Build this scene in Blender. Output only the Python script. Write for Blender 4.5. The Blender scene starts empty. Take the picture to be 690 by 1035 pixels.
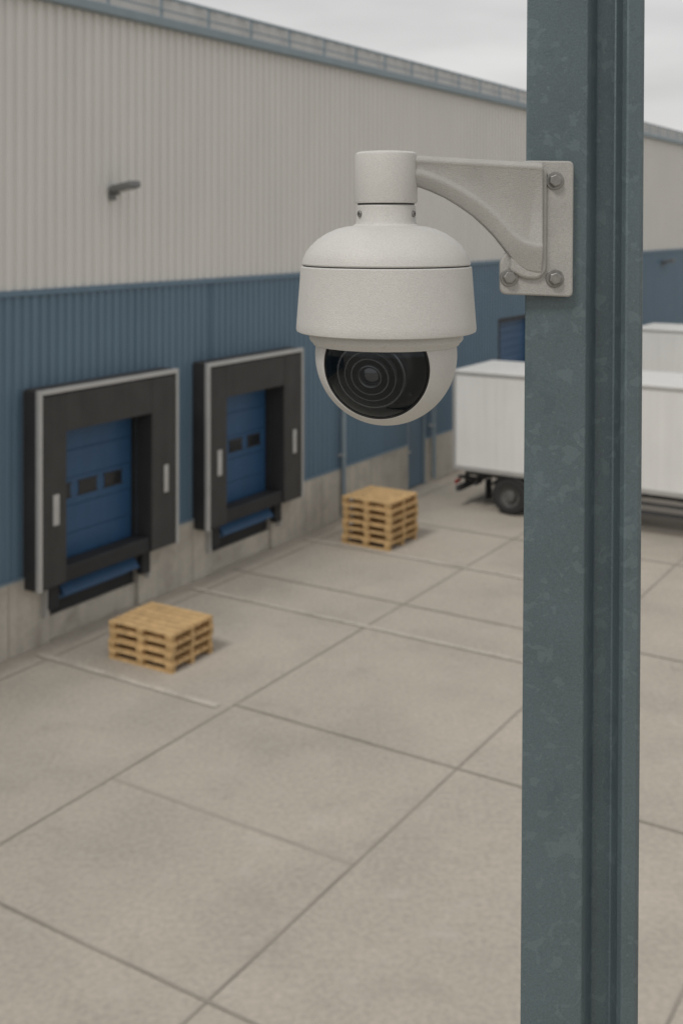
import bpy, math, random
from mathutils import Vector, Matrix
random.seed(4)
sc = bpy.context.scene
COL = sc.collection
F = 1125.0; H = 7.3
W0 = (-5.72, 18.66)
ANG = math.atan2(.847, .531)

# ------------------------------------------------------------ materials
def mat(name, col, rough=.7, metal=0., var=.12, vscale=3., fine=.05, fscale=120., bump=.1, bscale=200., bdist=.002,
        streak=0., tint=None, spec=.5, coat=0.):
    m = bpy.data.materials.new(name); m.use_nodes = True
    nt = m.node_tree; N = nt.nodes; L = nt.links
    b = N['Principled BSDF']
    b.inputs['Roughness'].default_value = rough
    b.inputs['Metallic'].default_value = metal
    b.inputs['Specular IOR Level'].default_value = spec
    b.inputs['Coat Weight'].default_value = coat
    tc = N.new('ShaderNodeTexCoord')
    def noise(scale, detail=5, mapping=None):
        n = N.new('ShaderNodeTexNoise'); n.inputs['Scale'].default_value = scale
        n.inputs['Detail'].default_value = detail
        if mapping:
            mp = N.new('ShaderNodeMapping'); mp.inputs['Scale'].default_value = mapping
            L.new(tc.outputs['Object'], mp.inputs['Vector']); L.new(mp.outputs[0], n.inputs['Vector'])
        else:
            L.new(tc.outputs['Object'], n.inputs['Vector'])
        return n
    def scalefac(src, amt):
        mr = N.new('ShaderNodeMapRange')
        mr.inputs['From Min'].default_value = .25; mr.inputs['From Max'].default_value = .75
        mr.inputs['To Min'].default_value = 1-amt; mr.inputs['To Max'].default_value = 1+amt
        L.new(src, mr.inputs['Value']); return mr.outputs[0]
    def mul(a, c):
        mm = N.new('ShaderNodeMath'); mm.operation = 'MULTIPLY'
        L.new(a, mm.inputs[0]); L.new(c, mm.inputs[1]); return mm.outputs[0]
    f = scalefac(noise(vscale).outputs['Fac'], var)
    f = mul(f, scalefac(noise(fscale, 2).outputs['Fac'], fine))
    if streak > 0:
        f = mul(f, scalefac(noise(1., 4, (6, 6, .35)).outputs['Fac'], streak))
    v = N.new('ShaderNodeVectorMath'); v.operation = 'SCALE'
    v.inputs[0].default_value = col[:3]
    if tint:
        mx = N.new('ShaderNodeMix'); mx.data_type = 'RGBA'
        mx.inputs['A'].default_value = (*col[:3], 1); mx.inputs['B'].default_value = (*tint, 1)
        mr = N.new('ShaderNodeMapRange'); mr.inputs['From Min'].default_value = .45; mr.inputs['From Max'].default_value = .7
        L.new(noise(vscale*1.7, 6).outputs['Fac'], mr.inputs['Value'])
        L.new(mr.outputs[0], mx.inputs['Factor']); L.new(mx.outputs['Result'], v.inputs[0])
    L.new(f, v.inputs['Scale']); L.new(v.outputs[0], b.inputs['Base Color'])
    if bump > 0:
        bp = N.new('ShaderNodeBump'); bp.inputs['Strength'].default_value = bump; bp.inputs['Distance'].default_value = bdist
        L.new(noise(bscale, 3).outputs['Fac'], bp.inputs['Height']); L.new(bp.outputs[0], b.inputs['Normal'])
    return m

def add_spots(m, scale, lo, hi, col, amt, dist=.6, detail=2.5):
    nt = m.node_tree; N = nt.nodes; L = nt.links
    b = N['Principled BSDF']
    src = b.inputs['Base Color'].links[0].from_socket
    tc = [n for n in N if n.type == 'TEX_COORD'][0]
    nz = N.new('ShaderNodeTexNoise'); nz.inputs['Scale'].default_value = scale; nz.inputs['Detail'].default_value = detail
    nz.inputs['Distortion'].default_value = dist
    L.new(tc.outputs['Object'], nz.inputs['Vector'])
    mr = N.new('ShaderNodeMapRange'); mr.inputs['From Min'].default_value = lo; mr.inputs['From Max'].default_value = hi
    mr.inputs['To Max'].default_value = amt
    L.new(nz.outputs['Fac'], mr.inputs['Value'])
    mx = N.new('ShaderNodeMix'); mx.data_type = 'RGBA'; mx.inputs['B'].default_value = (*col, 1)
    L.new(mr.outputs[0], mx.inputs['Factor']); L.new(src, mx.inputs['A'])
    L.new(mx.outputs['Result'], b.inputs['Base Color'])
    return m

M = {}
M['ground'] = mat('concrete_paving', (.425, .385, .328), .9, var=.09, vscale=.35, fine=.12, fscale=14, bump=.25, bscale=60, bdist=.004, tint=(.375, .34, .29))
add_spots(M['ground'], 1.1, .56, .74, (.31, .278, .235), .35, 1.0, 7)
add_spots(M['ground'], 5., .62, .75, (.27, .245, .205), .35, .8, 7)
add_spots(M['ground'], 2.3, .60, .74, (.50, .465, .41), .35, .6, 7)
M['joint'] = mat('joint_sealant', (.29, .262, .225), .9, var=.2, vscale=1.)
M['joint2'] = mat('faint_saw_cut', (.365, .328, .278), .9, var=.15, vscale=.8)
M['paint'] = mat('worn_line_paint', (.49, .45, .39), .8, var=.15, vscale=1.5, fine=.2, fscale=20, tint=(.41, .37, .315))
M['white'] = mat('white_cladding', (.64, .632, .605), .55, var=.03, vscale=.4, fine=.02, streak=.03, bump=0)
M['blue'] = mat('blue_cladding', (.11, .178, .242), .5, var=.06, vscale=.5, fine=.03, streak=.07, bump=0)
M['trimblue'] = mat('blue_grey_trim', (.22, .275, .31), .5, var=.06, bump=0)
M['plinth'] = mat('cast_concrete', (.46, .43, .375), .9, var=.12, vscale=1.2, fine=.07, fscale=20, streak=.10, bump=.2, bscale=30, bdist=.004, tint=(.38, .35, .31))
add_spots(M['plinth'], 2., .55, .7, (.28, .255, .215), .4, 1., 6)
M['rubber'] = mat('black_rubber', (.022, .023, .025), .75, var=.2, vscale=2)
M['pad'] = mat('shelter_fabric', (.030, .030, .031), .8, var=.15, vscale=2, fine=.1, fscale=30, streak=.1)
M['pad2'] = mat('shelter_front_fabric', (.045, .044, .042), .8, var=.15, vscale=2, fine=.1, fscale=30, streak=.15)
M['alu'] = mat('aluminium_trim', (.46, .46, .45), .5, .2, var=.06)
M['door'] = mat('blue_door_panel', (.028, .085, .18), .45, var=.08, vscale=1.5, streak=.08, bump=0)
M['glassd'] = mat('dark_glazing', (.02, .022, .025), .2, var=.02, bump=0)
M['roof'] = mat('roof_sheet', (.60, .595, .58), .7, var=.05)
M['wood'] = mat('pallet_wood', (.60, .405, .195), .8, var=.18, vscale=5, fine=.12, fscale=40, bump=.3, bscale=60, tint=(.48, .32, .155))
M['wood2'] = mat('pallet_block_wood', (.42, .27, .12), .85, var=.25, vscale=6, fine=.12, fscale=40)
M['twhite'] = mat('trailer_panel', (.68, .68, .665), .4, var=.04, vscale=.8, streak=.05, bump=0)
M['talu'] = mat('trailer_rail', (.45, .45, .44), .4, .4, var=.06)
M['chassis'] = mat('chassis_steel', (.04, .04, .042), .6, var=.2)
M['tyre'] = mat('tyre_rubber', (.025, .025, .025), .85, var=.15)
M['hub'] = mat('wheel_hub', (.14, .14, .135), .5, .4, var=.15)
M['red'] = mat('red_lens', (.35, .02, .015), .3, var=.03)
M['lamp'] = mat('lamp_housing', (.15, .155, .155), .5, var=.05)
M['housing'] = mat('pebbled_white_paint', (.545, .538, .515), .5, var=.04, vscale=14, fine=.12, fscale=620, bump=.6, bscale=620, bdist=.001)
add_spots(M['housing'], 70, .66, .72, (.42, .41, .385), .35, 1.5, 5)
add_spots(M['housing'], 330, .73, .77, (.30, .29, .27), .5, .3, 2)
M['bracket'] = mat('cast_painted_bracket', (.36, .355, .335), .55, var=.08, vscale=18, fine=.13, fscale=560, bump=.7, bscale=560, bdist=.0012)
add_spots(M['bracket'], 60, .64, .71, (.26, .255, .24), .4, 1.2, 5)
add_spots(M['bracket'], 300, .72, .76, (.19, .185, .175), .5, .3, 2)
M['dark'] = mat('seam_dark', (.05, .05, .05), .7, var=.05)
M['bolt'] = mat('galvanised_bolt', (.26, .255, .245), .42, .75, var=.2, vscale=60)
M['lensblk'] = mat('lens_black', (.007, .008, .009), .3, var=.05, bump=0, spec=.3)
M['lensring'] = mat('lens_ring', (.12, .126, .13), .25, .6, var=.05, bump=0)
M['lensring2'] = mat('lens_ring_dark', (.006, .007, .008), .5, 0., var=.05, bump=0, spec=.15)
M['lensgl'] = mat('lens_glass', (.008, .011, .018), .03, var=.02, bump=0, coat=1.)
M['post'] = mat('galvanised_blue_grey_steel', (.10, .134, .147), .5, .2, var=.10, vscale=7, fine=.13, fscale=300, bump=.5, bscale=380, bdist=.001)
add_spots(M['post'], 38, .60, .63, (.155, .20, .214), .36, .5, 2.)
add_spots(M['post'], 26, .63, .66, (.07, .10, .112), .35, .8, 3.)
add_spots(M['post'], 120, .67, .71, (.19, .23, .24), .3, .3, 3.)

def smoked():
    m = bpy.data.materials.new('smoked_dome_cover'); m.use_nodes = True
    N = m.node_tree.nodes; L = m.node_tree.links
    N.remove(N['Principled BSDF'])
    t = N.new('ShaderNodeBsdfTransparent'); t.inputs[0].default_value = (.84, .87, .90, 1)
    g = N.new('ShaderNodeBsdfGlossy'); g.inputs['Roughness'].default_value = .015
    g.inputs[0].default_value = (.85, .93, 1, 1)
    fr = N.new('ShaderNodeFresnel'); fr.inputs['IOR'].default_value = 1.42
    mx = N.new('ShaderNodeMixShader')
    L.new(fr.outputs[0], mx.inputs[0]); L.new(t.outputs[0], mx.inputs[1]); L.new(g.outputs[0], mx.inputs[2])
    L.new(mx.outputs[0], N['Material Output'].inputs[0])
    return m
M['smoked'] = smoked()

# ------------------------------------------------------------ helpers
def empty(name, loc=(0, 0, 0), rz=0.):
    e = bpy.data.objects.new(name, None); COL.objects.link(e)
    e.location = loc; e.rotation_euler = (0, 0, rz); e.empty_display_size = .3
    return e
def mobj(name, verts, faces, m, parent=None, bevel=0., smooth=None, seg=2):
    me = bpy.data.meshes.new(name); me.from_pydata([tuple(v) for v in verts], [], faces); me.update()
    if isinstance(m, str): m = M[m]
    me.materials.append(m)
    ob = bpy.data.objects.new(name, me); COL.objects.link(ob)
    if parent: ob.parent = parent
    if smooth is not None:
        for p in me.polygons: p.use_smooth = True
        me.set_sharp_from_angle(angle=math.radians(smooth))
    if bevel > 0:
        md = ob.modifiers.new('bevel', 'BEVEL'); md.width = bevel; md.segments = seg; md.limit_method = 'ANGLE'
        md.angle_limit = math.radians(35)
        md.harden_normals = False
    return ob
def boxes_data(lst):
    V = []; Fc = []
    for (x0, x1, y0, y1, z0, z1) in lst:
        o = len(V)
        V += [(x0, y0, z0), (x1, y0, z0), (x1, y1, z0), (x0, y1, z0), (x0, y0, z1), (x1, y0, z1), (x1, y1, z1), (x0, y1, z1)]
        Fc += [tuple(o+i for i in f) for f in ((0, 3, 2, 1), (4, 5, 6, 7), (0, 1, 5, 4), (1, 2, 6, 5), (2, 3, 7, 6), (3, 0, 4, 7))]
    return V, Fc
def boxes(name, lst, m, parent=None, bevel=0.):
    V, Fc = boxes_data(lst); return mobj(name, V, Fc, m, parent, bevel)
def prism(name, poly, z0, z1, m, parent=None, bevel=0., smooth=None):
    n = len(poly)
    V = [(p[0], p[1], z0) for p in poly]+[(p[0], p[1], z1) for p in poly]
    Fc = [tuple(range(n))[::-1], tuple(range(n, 2*n))]+[(i, (i+1) % n, n+(i+1) % n, n+i) for i in range(n)]
    return mobj(name, V, Fc, m, parent, bevel, smooth)
def lathe(name, prof, m, parent=None, mtx=None, seg=96, smooth=32, cap=False):
    V = []; Fc = []
    for (r, z) in prof:
        for i in range(seg):
            a = 2*math.pi*i/seg; V.append(Vector((r*math.cos(a), r*math.sin(a), z)))
    k = len(prof)
    for j in range(k-1):
        for i in range(seg):
            i2 = (i+1) % seg
            Fc.append((j*seg+i, j*seg+i2, (j+1)*seg+i2, (j+1)*seg+i))
    if cap:
        Fc.append(tuple(range(seg))[::-1]); Fc.append(tuple((k-1)*seg+i for i in range(seg)))
    if mtx: V = [mtx @ v for v in V]
    ob = mobj(name, V, Fc, m, parent, 0, smooth)
    import bmesh
    bm = bmesh.new(); bm.from_mesh(ob.data); bmesh.ops.recalc_face_normals(bm, faces=bm.faces)
    bm.to_mesh(ob.data); bm.free()
    return ob
def axis_mtx(origin, axis):
    q = Vector(axis).to_track_quat('Z', 'Y')
    return Matrix.Translation(origin) @ q.to_matrix().to_4x4()

# ------------------------------------------------------------ ground
gr = mobj('ground', [(-1500, -1500, 0), (1500, -1500, 0), (1500, 1500, 0), (-1500, 1500, 0)], [(0, 1, 2, 3)], 'ground')
def strips(name, lst, m, z):
    V = []; Fc = []
    for (x0, x1, y0, y1) in lst:
        o = len(V); V += [(x0, y0, z), (x1, y0, z), (x1, y1, z), (x0, y1, z)]; Fc.append((o, o+1, o+2, o+3))
    ob = mobj(name, V, Fc, m); ob.location = (W0[0], W0[1], 0); ob.rotation_euler = (0, 0, ANG); return ob
ja = []; jb = []; jf = []
w = .018
for k in range(-2, 9):
    y = -4.38-3.75*k
    if y < -.5: ja.append((-30, 65, y-w, y+w))
for k in range(-4, 12):
    s = .72+5.3*k
    jb.append((s-w, s+w, -38, -.25 if abs(s-.72) > .1 else -4.36))
    if k < 1: jf.append((s-2.65-.03, s-2.65+.03, -8.1, -4.4))
strips('paving_saw_cuts', jf, 'joint2', .004)
strips('paving_joints', ja, 'joint', .008)
strips('paving_cross_joints', jb, 'joint', .012)
strips('painted_lines', [(.46, .60, -4.2, -.3), (4.55, 4.67, -8.08, -.3), (8.66, 8.78, -8.08, -.3)], 'paint', .016)

# ------------------------------------------------------------ warehouse
wh = empty('warehouse_building', (W0[0], W0[1], 0), ANG)
def corr(name, segs, m, p=.2, d=.035):
    V = []; Fc = []
    for (s0, s1, z0, z1) in segs:
        k = math.floor(s0/p)
        pts = []
        while k*p < s1:
            for (a, dd) in ((0, 0), (.35, 0), (.47, -d), (.88, -d)):
                pts.append((k*p+a*p, dd))
            k += 1
        pts = [q for q in pts if s0 < q[0] < s1]
        pts = [(s0, 0)]+pts+[(s1, 0)]
        o = len(V)
        for q in pts: V += [(q[0], q[1], z0), (q[0], q[1], z1)]
        for i in range(len(pts)-1): Fc.append((o+2*i, o+2*i+2, o+2*i+3, o+2*i+1))
    return mobj(name, V, Fc, m, wh)
S0, S1 = -26, 75
corr('white_cladding', [(S0, S1, 6.2, 11.22)], 'white', p=.23, d=.042)
docks = [(.45, 4.02), (4.95, 8.40), (-5.2, -1.7), (-10., -6.5)]
ops = []
for (a, b) in docks: ops.append((a+.61, b-.74, 3.75, 1.27, 'd'))
ops.append((14.1, 15.15, 2.2, 0, 'p'))
ops.append((20.2, 23.2, 4.3, 1.27, 'r'))
ops.sort()
segs = []; pl = []; x = S0
for (a, b, zt, zb, t) in ops:
    segs.append((x, a, 1.27, 6.1)); segs.append((a, b, zt, 6.1))
    if t == 'd':
        pl.append((x, a-.02, -.08, .4, 0, 1.255))
        pl.append((a-.018, b+.018, .0, .4, 0, .42))
        x = b
    elif t == 'p':
        pl.append((x, a, -.08, .4, 0, 1.255)); x = b
    else:
        pl.append((x, b, -.08, .4, 0, 1.255)); x = b
segs.append((x, S1, 1.27, 6.1)); pl.append((x, S1, -.08, .4, 0, 1.255))
pl = [(q[0]+(.02 if q[0] > S0 and q[5] > 1 and abs(q[0]-15.15) > .01 and abs(q[0]-23.2) > .01 else 0),)+q[1:] for q in pl]
# segments must follow on from x=b of each opening
segs = []
x = S0
for (a, b, zt, zb, t) in ops:
    segs.append((x, a, 1.27, 6.1)); segs.append((a, b, zt, 6.1)); x = b
segs.append((x, S1, 1.27, 6.1))
corr('blue_cladding', segs, 'blue', p=.2)
boxes('concrete_plinth', pl, 'plinth', wh, .012)
pj = [(s, s+.02, -.083, -.079, .02, 1.25) for s in [x*2.4+.1 for x in range(-8, 28)] if not any(a-.1 < s < b+.1 for a, b, *_ in ops)]
boxes('plinth_joints', pj, 'joint', wh)
boxes('flashing', [(S0, S1, -.075, .0, 6.1, 6.2)], 'blue', wh)
base_fl = []
xx = S0
for (a, b, zt, zb, t) in ops:
    base_fl.append((xx, a, -.09, 0, 1.258, 1.29)); xx = b
base_fl.append((xx, S1, -.09, 0, 1.258, 1.29))
boxes('base_flashing', base_fl, 'trimblue', wh)
boxes('gutter', [(S0, S1, -.22, .0, 11.22, 11.40)], 'trimblue', wh, .02)
boxes('roof_slab', [(S0, S1, .002, 34, 11.2, 11.35)], 'roof', wh)
boxes('body_walls', [(S0, S1, 33.9, 34.1, 0, 11.19), (S0-.1, S0, .0, 33.88, 0, 11.19), (S1, S1+.1, 0, 33.88, 0, 11.19)], 'white', wh)
boxes('interior_backing', [(S0+.1, S1-.1, .45, .55, 0, 11.1)], 'dark', wh)
corr('parapet_panel', [(S0, S1, 11.4, 11.93)], 'roof', p=.5, d=.03).location = (0, .35, 0)
boxes('parapet_coping', [(S0, S1, .29, .45, 11.93, 11.98)], 'trimblue', wh)
rl = [(S0, S1, .10, .13, 11.86, 11.90), (S0, S1, .10, .13, 11.62, 11.65)]
s = S0+.2
while s < S1:
    rl.append((s, s+.05, .14, .18, 11.35, 11.88)); s += 1.5
boxes('roof_guard_rail', rl, 'trimblue', wh)
# dock shelters
for di, (a, b) in enumerate(docks):
    e = empty('dock_door_%d' % di); e.parent = wh
    oa, ob_ = a+.61, b-.74
    zb, zt, zo, P = 1.08, 4.47, 3.75, -.42
    boxes('shelter_body', [(a, oa, P, -.045, zb, zt), (ob_, b, P, -.045, zb, zt), (oa, ob_, P, -.045, zo, zt)], 'pad', e, .015)
    boxes('shelter_front_pads', [(a+.09, oa+.01, P-.03, P-.003, zb+.03, zt-.09), (ob_-.01, b-.07, P-.03, P-.003, zb+.03, zt-.09),
                         (oa+.013, ob_-.013, P-.028, P-.003, zo-.02, zt-.09)], 'pad2', e, .008)
    boxes('shelter_trim', [(a-.01, a+.065, P-.04, P+.05, zb, zt+.03), (b-.05, b+.01, P-.04, P+.05, zb, zt+.03),
                           (a+.068, b-.053, P-.038, P+.05, zt-.05, zt+.028)], 'alu', e, .006)
    boxes('shelter_top_flap', [(a+.02, b-.02, P+.055, -.05, zt+.003, zt+.03)], 'pad2', e)
    boxes('bottom_buffer', [(oa+.005, ob_-.005, P+.02, -.02, zb+.0, 1.36)], 'rubber', e, .03)
    boxes('guide_reflectors', [(a+.30, a+.44, P-.05, P-.032, 2.15, 2.68), (b-.42, b-.30, P-.05, P-.032, 2.15, 2.68)], 'alu', e, .01)
    dp = []
    z = 1.25
    while z < 3.9:
        dp.append((oa-.05, ob_+.05, .06, .11, z, z+.492)); z += .5
    boxes('door_panels', dp, 'door', e, .008)
    mid = (oa+ob_)/2
    wn = [(mid-.98+k*.66, mid-.98+k*.66+.46, .045, .062, 2.42, 2.64) for k in range(3)]
    boxes('door_windows', wn, 'glassd', e, .01)
    wf = []
    for (x0, x1, y0, y1, z0, z1) in wn:
        wf += [(x0-.03, x1+.03, .05, .063, z1, z1+.03), (x0-.03, x1+.03, .05, .063, z0-.03, z0)]
    boxes('door_window_frames', wf, 'rubber', e)
    boxes('door_guides', [(oa-.02, oa+.05, -.03, .05, 1.27, 3.75), (ob_-.05, ob_+.02, -.03, .05, 1.27, 3.75)], 'rubber', e)
    V = [(oa+.15, -.26, .80), (ob_-.15, -.26, .80), (ob_-.15, -.05, 1.06), (oa+.15, -.05, 1.06), (oa+.15, -.22, .78), (ob_-.15, -.22, .78), (ob_-.15, -.0, 1.03), (oa+.15, -.0, 1.03)]
    mobj('leveller_lip', V, [(0, 1, 2, 3), (4, 7, 6, 5), (0, 4, 5, 1), (3, 2, 6, 7), (0, 3, 7, 4), (1, 5, 6, 2)], 'door', e)
    boxes('pit_shade_panel', [(oa+.0, ob_-.0, .05, .12, .422, 1.08)], 'rubber', e)  # solid black sheet across the pit, stands in for the shade inside it
    boxes('leveller_header', [(oa+.2, ob_-.2, .0, .045, .66, .74)], 'door', e)
    boxes('dock_bumpers', [(oa-.18, oa+.05, -.24, -.085, .62, 1.06), (ob_-.05, ob_+.18, -.24, -.085, .62, 1.06)], 'rubber', e, .02)
    boxes('bumper_brackets', [(oa-.22, oa-.185, -.2, -.082, .5, 1.07), (ob_+.185, ob_+.22, -.2, -.082, .5, 1.07)], 'alu', e)
# recessed roller door
rd_ = empty('roller_door'); rd_.parent = wh
boxes('door_reveal', [(20.2, 20.28, -.05, .3, 1.295, 4.3), (23.12, 23.2, -.05, .3, 1.295, 4.3), (20.28, 23.12, -.05, .3, 4.18, 4.3)], 'pad', rd_)
boxes('door_slats', [(20.285, 23.115, .2, .25, 1.26+.25*k, 1.26+.25*k+.243) for k in range(12)], 'door', rd_, .01)
# personnel door
pd = empty('personnel_door'); pd.parent = wh
boxes('door_leaf', [(14.16, 15.09, .02, .07, .02, 2.12)], 'blue', pd, .01)
boxes('door_frame', [(14.1, 14.155, -.05, .1, 0, 2.2), (15.095, 15.15, -.05, .1, 0, 2.2), (14.155, 15.095, -.05, .1, 2.125, 2.2)], 'trimblue', pd)
boxes('door_handle', [(14.24, 14.36, -.03, .0, 1.02, 1.06), (14.25, 14.28, -.0, .02, 1.0, 1.08)], 'alu', pd)
def pipe(name, x, y, r, z0, z1, m, parent):
    return lathe(name, [(r, z0), (r, z1)], m, parent, Matrix.Translation((x, y, 0)), seg=16, cap=True)
for i, s in enumerate((10.6, 15.45, 31., -14.)):
    pipe('downpipe_%d' % i, s, -.17, .055, .12, 6.05, 'trimblue', wh)
    boxes('pipe_clips', [(s-.08, s+.08, -.2, -.04, z, z+.04) for z in (1.6, 3.2, 4.8)], 'alu', wh)

# wall lamps
def wall_lamp(s, z):
    e = empty('wall_lamp', (W0[0]+s*.531, W0[1]+s*.847, z), ANG)
    boxes('back_plate', [(-.09, .09, -.07, -.04, -.12, .12)], 'lamp', e, .01)
    boxes('arm', [(-.03, .03, -.22, -.07, -.02, .03)], 'lamp', e, .008)
    hd = boxes('lamp_head', [(-.14, .14, -.66, -.12, .0, .13)], 'lamp', e, .03)
    hd.rotation_euler = (math.radians(-10), 0, 0)
    ln = boxes('lamp_lens', [(-.1, .1, -.58, -.25, -.012, -.002)], 'alu', e)
    ln.rotation_euler = (math.radians(-10), 0, 0)
wall_lamp(2.62, 7.9); wall_lamp(38.5, 5.55)

# ------------------------------------------------------------ pallets
def pallet_stack(s, y, lx, ly, n, h):
    e = empty('pallet_stack', (W0[0]+s*.531-y*.847, W0[1]+s*.847+y*.531, 0), ANG)
    bl = []; bd = []
    for k in range(n):
        jx, jy = random.uniform(-.015, .015), random.uniform(-.02, .02)
        z = k*h+.001
        t = .025
        def B(lst, x0, x1, y0, y1, z0, z1): lst.append((x0+jx, x1+jx, y0+jy, y1+jy, z0, z1))
        for x0 in (0, (lx-.1)/2, lx-.1): B(bd, x0, x0+.1, 0, ly, z, z+t)
        for x0 in (0, (lx-.1)/2, lx-.1):
            for y0 in (0, (ly-.14)/2, ly-.14): B(bl, x0+.003, x0+.097, y0+.002, y0+.138, z+t, z+h-2*t-.002)
        for y0 in (0, (ly-.14)/2, ly-.14): B(bd, 0, lx, y0, y0+.14, z+h-2*t-.002, z+h-t-.002)
        nb = 7; wb = .125
        for i in range(nb):
            x0 = i*(lx-wb)/(nb-1); q = random.uniform(-.008, .008)
            B(bd, x0, x0+wb, q, ly+q, z+h-t-.0015, z+h-.003)
    boxes('pallet_blocks', bl, 'wood2', e)
    boxes('pallet_boards', bd, 'wood', e)
    e.rotation_euler[2] += random.uniform(-.03, .03)
pallet_stack(1.10, -2.80, 1.1, 1.36, 4, .158)
pallet_stack(8.90, -2.45, 1.25, 1.28, 6, .180)

# ------------------------------------------------------------ trailers
def trailer(s, yend, L):
    e = empty('box_trailer', (W0[0]+s*.531-yend*.847, W0[1]+s*.847+yend*.531, 0), ANG)
    Wd = 2.45; zb, zt = 1.0, 3.58
    boxes('box_body', [(.02, Wd-.02, -L+.02, -.02, zb+.1, zt-.05)], 'twhite', e, .02)
    boxes('roof', [(.01, Wd-.01, -L+.01, -.01, zt-.048, zt)], 'twhite', e, .02)
    boxes('edge_rails', [(0, .06, -L, 0, zb, zb+.12), (Wd-.06, Wd, -L, 0, zb, zb+.12), (.0, .05, -L, 0, zt-.12, zt-.045), (Wd-.05, Wd, -L, 0, zt-.12, zt-.045),
                         (0, .08, -.09, .01, zb+.122, zt-.122), (0, .08, -L-.01, -L+.09, zb+.122, zt-.122),
                         (Wd-.08, Wd, -.09, .01, zb+.122, zt-.122), (Wd-.08, Wd, -L-.01, -L+.09, zb+.122, zt-.122)], 'talu', e, .01)
    boxes('panel_seams', [(.012, .018, -y-.008, -y+.008, zb+.13, zt-.13) for y in [1.2*k for k in range(1, int(L/1.2)+1)]], 'twhite', e)
    boxes('rear_doors', [(.1, 1.2, -.02, .02, zb+.14, zt-.14), (1.25, Wd-.1, -.02, .02, zb+.14, zt-.14)], 'twhite', e, .01)
    boxes('door_lock_bars', [(x, x+.03, .02, .05, zb+.05, zt-.1) for x in (.5, .9, 1.5, 1.9)], 'alu', e)
    boxes('chassis', [(.55, .67, -L+.2, -.1, .78, zb), (Wd-.67, Wd-.55, -L+.2, -.1, .78, zb)]+[(.1, Wd-.1, -y-.05, -y+.05, .88, zb-.003) for y in [.4+.9*k for k in range(int(L/.9))]], 'chassis', e)
    boxes('bumper', [(.1, Wd-.1, -.15, -.03, .42, .56), (.6, .7, -.13, -.05, .56, .8), (Wd-.7, Wd-.6, -.13, -.05, .56, .8)], 'chassis', e, .01)
    boxes('tail_lights', [(.12, .4, -.03, .0, .6, .7), (Wd-.4, Wd-.12, -.03, 0, .6, .7)], 'red', e, .005)
    boxes('side_guard', [(.04, .08, -7.9, -4.3, .5, .6), (.04, .08, -7.9, -4.3, .72, .8), (.09, .12, -7.8, -7.72, .45, 1.), (.09, .12, -6.0, -5.92, .45, 1.), (.09, .12, -4.48, -4.4, .45, 1.)], 'chassis', e)
    axles = [1.55, 3.45, L-1.6]
    for i, ya in enumerate(axles):
        for sx in (0, 1):
            cx = .0 if sx == 0 else Wd
            sg = 1 if sx == 0 else -1
            R = .48
            mt = axis_mtx((cx+sg*.05, -ya, R), (sg, 0, 0))
            lathe('tyre_%d_%d' % (i, sx), [(.27, .015), (.30, -.0), (.40, -.005), (.455, .02), (R, .05), (R, .25), (.455, .28), (.4, .3), (.27, .29)], 'tyre', e, mt, seg=40)
            lathe('rim_%d_%d' % (i, sx), [(.28, .01), (.265, .02), (.25, .09), (.16, .12), (.15, .06), (.13, .0), (.08, -.01), (.0, -.01)], 'hub', e, mt, seg=32)
        lathe('axle_%d' % i, [(.07, .1), (.07, Wd-.1)], 'chassis', e, axis_mtx((0, -ya, .48), (1, 0, 0)), seg=16)
        boxes('spring_hanger_%d' % i, [(.5, .6, -ya-.45, -ya+.45, .5, .56), (.52, .6, -ya-.45, -ya-.37, .56, .8), (.52, .6, -ya+.37, -ya+.45, .56, .8), (Wd-.6, Wd-.5, -ya-.45, -ya+.45, .5, .56)], 'chassis', e)
        V = []; Fc = []
        for kx in range(9):
            a = math.radians(25+kx*130/8)
            for xx_ in (.02, .4): V.append((xx_, -ya+.56*math.cos(a), .46+.54*math.sin(a)*.93))
        for kx in range(8): Fc.append((2*kx, 2*kx+1, 2*kx+3, 2*kx+2))
        g = mobj('mudguard_%d' % i, V, Fc, 'chassis', e, smooth=60)
        md = g.modifiers.new('s', 'SOLIDIFY'); md.thickness = .02
    boxes('mud_flaps', [(.03, .4, -.92, -.9, .3, .82)], 'rubber', e)
    boxes('hitch_hook', [(.5, .62, -.5, .1, .66, .74), (.1, .5, -.62, -.54, .62, .70)], 'chassis', e, .02)
    boxes('drawbar', [(Wd/2-.35, Wd/2-.25, -L-1.3, -L+.2, .62, .74), (Wd/2+.25, Wd/2+.35, -L-1.3, -L+.2, .62, .74), (Wd/2-.35, Wd/2+.35, -L-1.42, -L-1.3, .6, .76), (Wd/2-.05, Wd/2+.05, -L-1.8, -L-1.42, .64, .72)], 'chassis', e, .01)
    boxes('landing_leg', [(Wd/2-.05, Wd/2+.05, -L-1.0, -L-.9, .1, .9), (Wd/2-.12, Wd/2+.12, -L-1.07, -L-.83, .0, .1)], 'chassis', e)
trailer(13.16, -1.9, 10.8)
trailer(27.3, -2.2, 10.8)

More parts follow.
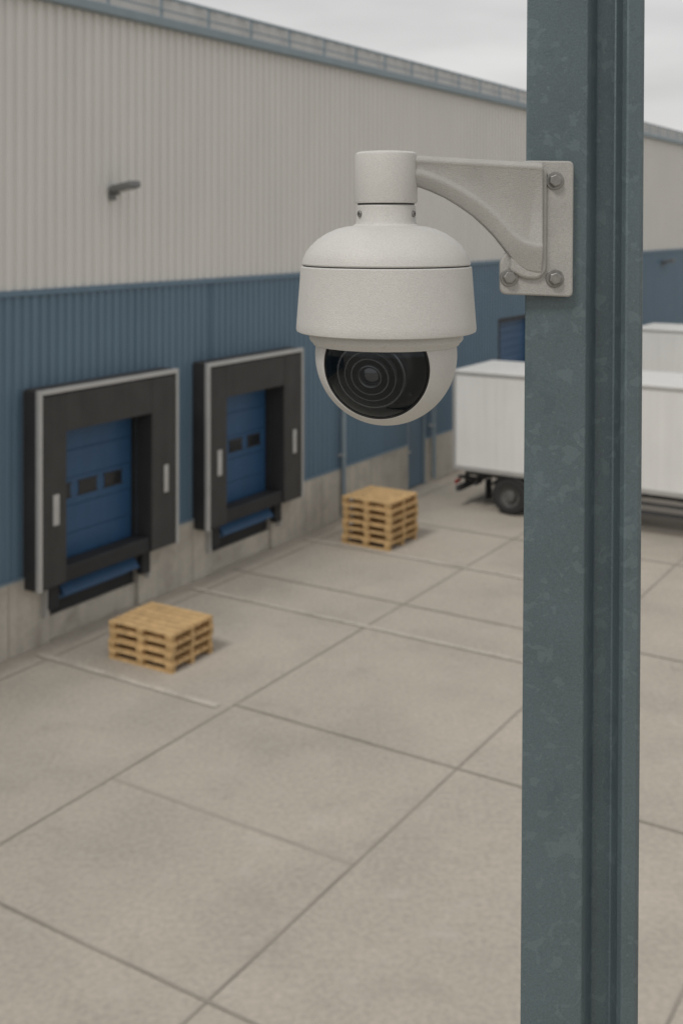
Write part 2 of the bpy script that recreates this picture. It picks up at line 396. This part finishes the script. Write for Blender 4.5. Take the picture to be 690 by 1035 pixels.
# ------------------------------------------------------------ post
def PX(px, d): return ((px-345)/F*d, d)
poly = [PX(531, 1.7545), PX(586, 1.7500), PX(592, 1.7525), PX(595, 1.762), PX(597, 1.785), PX(602, 1.808), PX(621, 1.812), PX(625, 1.803), PX(628, 1.786), PX(633, 1.778), PX(646, 1.780), PX(650, 1.788)]
xr = poly[-1][0]; xl = poly[0][0]
poly += [(xr, 1.93), (xr-.03, 1.935), (xr-.08, 1.935), (xr-.084, 1.93), (xr-.084, 1.86), (xl+.058, 1.82), (xl+.054, 1.768), (xl+.045, 1.765), (xl+.002, 1.7655)]
cx = (xl+xr)/2; cy = 1.84
poly = [(p[0]-cx, p[1]-cy) for p in poly]
po = empty('steel_post', (cx, cy, 7.3))
po.rotation_euler = (0, math.radians(.38), 0)
prism('post_profile', poly, -7.32, 2.6, 'post', po, .0022, smooth=30)
boxes('base_plate', [(-.2, .2, -.2, .2, -7.29, -7.265)], 'post', po, .004)
boxes('post_cap', [(xl-cx-.005, xr-cx+.005, -.1, .1, 2.6, 2.61)], 'post', po, .002)

# ------------------------------------------------------------ dome camera
D = 1.74; PM = F/D
cam0 = empty('dome_security_camera', ((390-345)/PM, D, H))
def pz(py): return -(py-228)/PM
def pr(r): return r/PM
def lp(lst): return [(pr(r), pz(y)) for r, y in lst]
lathe('mount_collar', lp([(0, 153), (22, 153), (28.5, 153.6), (31, 155.5), (31.6, 158), (31.6, 203), (31, 205), (29, 205.3), (20, 205.3)]), 'housing', cam0)
lathe('collar_seam', lp([(20, 204), (28.6, 204.5), (28.6, 208), (20, 208)]), 'dark', cam0)
lathe('neck', lp([(20, 207), (29, 207), (30, 208.5), (30, 223), (31, 226), (34, 228.2)]), 'housing', cam0)
lathe('cap', lp([(33, 228), (40, 228.6), (50, 231.2), (60, 235.6), (69, 241.5), (76, 248), (81, 254.5), (84, 260.5), (85.2, 266), (84.6, 267.2), (82, 267.6)]), 'housing', cam0, seg=128)
lathe('cap_seam', lp([(82, 267), (83.6, 267.3), (83.6, 269.0), (82, 269.2)]), 'dark', cam0, seg=128)
lathe('skirt', lp([(82, 268.4), (85.2, 268.6), (86.2, 269.6), (88.4, 300), (90.2, 324), (90.8, 331), (90.2, 333.6), (88, 334.6), (84, 334.4), (80, 331), (60, 331)]), 'housing', cam0, seg=128)
lathe('trim_ring', lp([(60, 330), (76, 330), (77.5, 336), (77.6, 341.5), (76.3, 343.5), (74.5, 345), (73, 347.5), (71, 348), (66, 346)]), 'housing', cam0, seg=128)
for ax in (math.radians(208), math.radians(-28), math.radians(90)):
    dx, dy = math.cos(ax), math.sin(ax)
    mt = axis_mtx((pr(30)*dx, pr(30)*dy, pz(216)), (dx, dy, 0))
    lathe('neck_screw', [(.0052, -.001), (.0052, .0018), (.0044, .0026), (.0022, .0026), (.0019, .0006), (0, .0006)], 'bolt', cam0, mt, seg=20)
cz = pz(357.5); R = pr(71.5)
ax = Vector((-.245, -1, -.175)).normalized()
mt = axis_mtx((0, 0, cz), ax)
al = math.radians(48)
prof = []
n = 48
for i in range(n+1):
    a = al+(math.pi-al)*i/n
    prof.append((max(R*math.sin(a), 0), R*math.cos(a)))
Ri = R-.0042
inner = [(Ri*math.sin(al+.012), Ri*math.cos(al+.012))]
edge = [((R-.0009)*math.sin(al-.006), (R-.0009)*math.cos(al-.006))]
lathe('eyeball_shell', inner+edge+prof, 'housing', cam0, mt, seg=128, smooth=35)
Rc = R-.0026
pc = [(Rc*math.sin(al*1.03*(1-i/28)), Rc*math.cos(al*1.03*(1-i/28))) for i in range(29)]
lathe('dome_window', pc, 'smoked', cam0, mt, seg=96)
lathe('window_gasket', [((R-.0012)*math.sin(al+.004), (R-.0012)*math.cos(al+.004)), ((R-.0016)*math.sin(al-.035), (R-.0016)*math.cos(al-.035)), ((R-.004)*math.sin(al-.04), (R-.004)*math.cos(al-.04))], 'lensblk', cam0, mt, seg=96)
Rk = .084
ck = [(Rk*math.sin(math.radians(a)), Rk*math.cos(math.radians(a))) for a in range(0, 92, 4)]
lathe('inner_cradle', ck, 'lensblk', cam0, mt, seg=96)
ax2 = Vector((-.34, -1, -.31)).normalized()
mt2 = axis_mtx((0, 0, cz), ax2)
lathe('lens_barrel', [(.054, .055), (.054, .0835), (.0525, .0850), (.0505, .0850), (.0490, .0830)], 'lensring', cam0, mt2, seg=96, smooth=25)
lathe('lens_barrel_face', [(.0490, .0830), (.0415, .0815)], 'lensring2', cam0, mt2, seg=96, smooth=25)
lathe('focus_ring', [(.0415, .0815), (.0408, .0865), (.0400, .0878), (.0388, .0878), (.0378, .0860)], 'lensring', cam0, mt2, seg=96, smooth=25)
lathe('focus_ring_face', [(.0378, .0860), (.0305, .0840)], 'lensring2', cam0, mt2, seg=96, smooth=25)
lathe('front_element_ring', [(.0305, .0840), (.0300, .0890), (.0292, .0900), (.0278, .0900), (.0268, .0885)], 'lensring', cam0, mt2, seg=96, smooth=25)
lathe('front_element_face', [(.0268, .0885), (.0190, .0860)], 'lensring2', cam0, mt2, seg=96, smooth=25)
lathe('lens_inner_ring', [(.0190, .0860), (.0182, .0895), (.0172, .0900), (.0158, .0892), (.0145, .086)], 'lensring', cam0, mt2, seg=64, smooth=25)
g = []
for i in range(13):
    a = math.radians(44*(1-i/12)); g.append((.0215*math.sin(a), .0705+.0215*math.cos(a)))
lathe('front_lens_glass', g, 'lensgl', cam0, mt2, seg=64)
for k in range(4):
    a = math.radians(45+90*k); rr = .066
    px_, py_ = rr*math.cos(a), rr*math.sin(a)
    zz_ = math.sqrt(Rk*Rk-rr*rr)
    d_ = Vector((px_, py_, zz_)).normalized()
    lathe('cradle_screw', [(.0035, -.001), (.0035, .0012), (.0015, .0016), (0, .001)], 'lensring', cam0, mt @ axis_mtx(d_*Rk, d_), seg=16)

# --- bracket
def X(px): return (px-390)/PM
secs = [(400, 157.5, 178, 188, .0215), (424, 157.5, 179, 189, .0215), (436, 158.2, 183, 193.5, .0215), (450, 159, 188.5, 200, .0215), (464, 159.8, 196, 208.5, .0216), (478, 160.6, 204.5, 218.5, .0218),
        (490, 161.4, 213.5, 229.5, .022), (500, 162, 222.5, 240, .0222), (509, 162.5, 232, 251.5, .0225), (516, 163, 240, 261, .023), (523, 163.3, 246, 268, .0235), (531, 163.7, 250, 273, .024), (540, 164, 252, 275, .0245), (546, 164.5, 252, 275, .0245)]
V = []; Fc = []
for (x, t, rd, b, hw) in secs:
    z_t, z_r, z_b = pz(t), pz(rd), pz(b)
    c = .005
    ring = [(-hw+c+.002, z_t), (-hw+.001, z_t-c), (-hw, z_t-.0095), (-hw+.0022, z_t-.0145), (-hw+.0026, z_r+.0115), (-hw-.0005, z_r+.0065), (-hw, z_r), (-hw+.010, z_b),
            (hw-.010, z_b), (hw, z_r), (hw+.0005, z_r+.0065), (hw-.0026, z_r+.0115), (hw-.0022, z_t-.0145), (hw, z_t-.0095), (hw-.001, z_t-c), (hw-c-.002, z_t)]
    for (y, z) in ring: V.append((X(x), y, z))
m_ = 16
for j in range(len(secs)-1):
    for i in range(m_):
        i2 = (i+1) % m_
        Fc.append((j*m_+i, (j+1)*m_+i, (j+1)*m_+i2, j*m_+i2))
Fc.append(tuple(range(m_))); Fc.append(tuple((len(secs)-1)*m_+i for i in range(m_))[::-1])
arm = mobj('bracket_arm', V, Fc, 'bracket', cam0, .003, smooth=50, seg=4)
def xz_prism(name, pts, y0, y1, m, bevel):
    n = len(pts)
    V = [(p[0], y0, p[1]) for p in pts]+[(p[0], y1, p[1]) for p in pts]
    Fc = [tuple(range(n)), tuple(range(n, 2*n))[::-1]]+[(i, n+i, n+(i+1) % n, (i+1) % n) for i in range(n)]
    ob = mobj(name, V, Fc, m, cam0, 0, None)
    import bmesh
    bm = bmesh.new(); bm.from_mesh(ob.data); bmesh.ops.recalc_face_normals(bm, faces=bm.faces); bm.to_mesh(ob.data); bm.free()
    for p in ob.data.polygons: p.use_smooth = True
    ob.data.set_sharp_from_angle(angle=math.radians(40))
    md = ob.modifiers.new('b', 'BEVEL'); md.width = bevel; md.segments = 3; md.limit_method = 'ANGLE'; md.angle_limit = math.radians(35)
    return ob
def rounded(pts, r, k=5):
    out = []; n = len(pts)
    for i in range(n):
        p0 = Vector(pts[i-1]); p1 = Vector(pts[i]); p2 = Vector(pts[(i+1) % n])
        a = (p0-p1).normalized(); b = (p2-p1).normalized()
        rr = min(r, (p0-p1).length*.45, (p2-p1).length*.45)
        s_, e_ = p1+a*rr, p1+b*rr
        for j in range(k+1):
            t = j/k
            q = (1-t)**2*s_+2*(1-t)*t*p1+t*t*e_
            out.append((q.x, q.y))
    return out
pts = rounded([(505, 297), (578, 300), (579, 162.5), (528, 162), (524, 240), (505, 262)], 6)
xz_prism('mounting_plate', [(X(a), pz(b)) for a, b in pts], -.006, .0085, 'bracket', .003)
xz_prism('arm_root_fillet', [(X(a), pz(b)) for a, b in rounded([(514, 274), (528, 281), (543, 282), (550.5, 274), (551.5, 172), (545, 164.5), (520, 166)], 5)], -.0135, -.004, 'bracket', .005)
def bolt(px, py):
    mt = axis_mtx((X(px), -.006, pz(py)), (0, -1, 0))
    lathe('washer', [(0, 0), (.0142, 0), (.0142, .0018), (.0134, .0026), (.006, .0026)], 'bolt', cam0, mt, seg=40)
    V = []; Fc = []
    a0 = random.uniform(0, 1)
    for (r, z) in ((.0104, .0024), (.0104, .0095), (.0086, .0110)):
        for i in range(6):
            a = a0+i*math.pi/3; V.append(mt @ Vector((r*math.cos(a), r*math.sin(a), z)))
    for j in range(2):
        for i in range(6): Fc.append((j*6+i, j*6+(i+1) % 6, (j+1)*6+(i+1) % 6, (j+1)*6+i))
    Fc.append(tuple(range(12, 18)))
    mobj('bolt_head', V, Fc, 'bolt', cam0, .0006)
bolt(559.5, 182.5); bolt(513.5, 280); bolt(559.5, 281)

# ------------------------------------------------------------ world / light
sd = Vector((-.45, -.62, .95)).normalized()
wd = bpy.data.worlds.new('World'); sc.world = wd; wd.use_nodes = True
N = wd.node_tree.nodes; L = wd.node_tree.links
bg = N['Background']; bg.inputs['Strength'].default_value = .1
sky = N.new('ShaderNodeTexSky'); sky.sky_type = 'NISHITA'; sky.sun_disc = False
sky.sun_elevation = math.asin(sd.z); sky.sun_rotation = math.atan2(sd.x, sd.y)
sky.dust_density = 3
tc = N.new('ShaderNodeTexCoord')
mp = N.new('ShaderNodeMapping'); mp.inputs['Scale'].default_value = (1, 1, 4.5)
nz = N.new('ShaderNodeTexNoise'); nz.inputs['Scale'].default_value = 2.6; nz.inputs['Detail'].default_value = 5
L.new(tc.outputs['Generated'], mp.inputs[0]); L.new(mp.outputs[0], nz.inputs['Vector'])
cr = N.new('ShaderNodeValToRGB')
cr.color_ramp.elements[0].position = .38; cr.color_ramp.elements[0].color = (.635, .625, .61, 1)
cr.color_ramp.elements[1].position = .64; cr.color_ramp.elements[1].color = (.80, .785, .77, 1)
L.new(nz.outputs['Fac'], cr.inputs[0])
sc10 = N.new('ShaderNodeVectorMath'); sc10.operation = 'SCALE'; sc10.inputs['Scale'].default_value = 10.
L.new(cr.outputs[0], sc10.inputs[0])
mx = N.new('ShaderNodeMix'); mx.data_type = 'RGBA'; mx.inputs['Factor'].default_value = .9
L.new(sky.outputs[0], mx.inputs['A']); L.new(sc10.outputs[0], mx.inputs['B'])
L.new(mx.outputs['Result'], bg.inputs['Color'])
sl = bpy.data.lights.new('sun', 'SUN'); sl.energy = 1.4; sl.angle = math.radians(14); sl.color = (1, .97, .92)
so = bpy.data.objects.new('sun', sl); COL.objects.link(so)
so.rotation_euler = (-sd).to_track_quat('-Z', 'Y').to_euler()

# ------------------------------------------------------------ camera
cd = bpy.data.cameras.new('camera'); co = bpy.data.objects.new('camera', cd); COL.objects.link(co)
co.location = (0, 0, H); co.rotation_euler = (math.radians(90), 0, 0)
cd.sensor_fit = 'HORIZONTAL'; cd.sensor_width = 24; cd.lens = F/690*24
cd.shift_y = -(517.5-228)/690
cd.clip_start = .05; cd.clip_end = 4000
cd.dof.use_dof = True; cd.dof.focus_distance = 1.67; cd.dof.aperture_fstop = 5.6
sc.camera = co
sc.view_settings.view_transform = 'Standard'; sc.view_settings.look = 'None'; sc.view_settings.exposure = 0
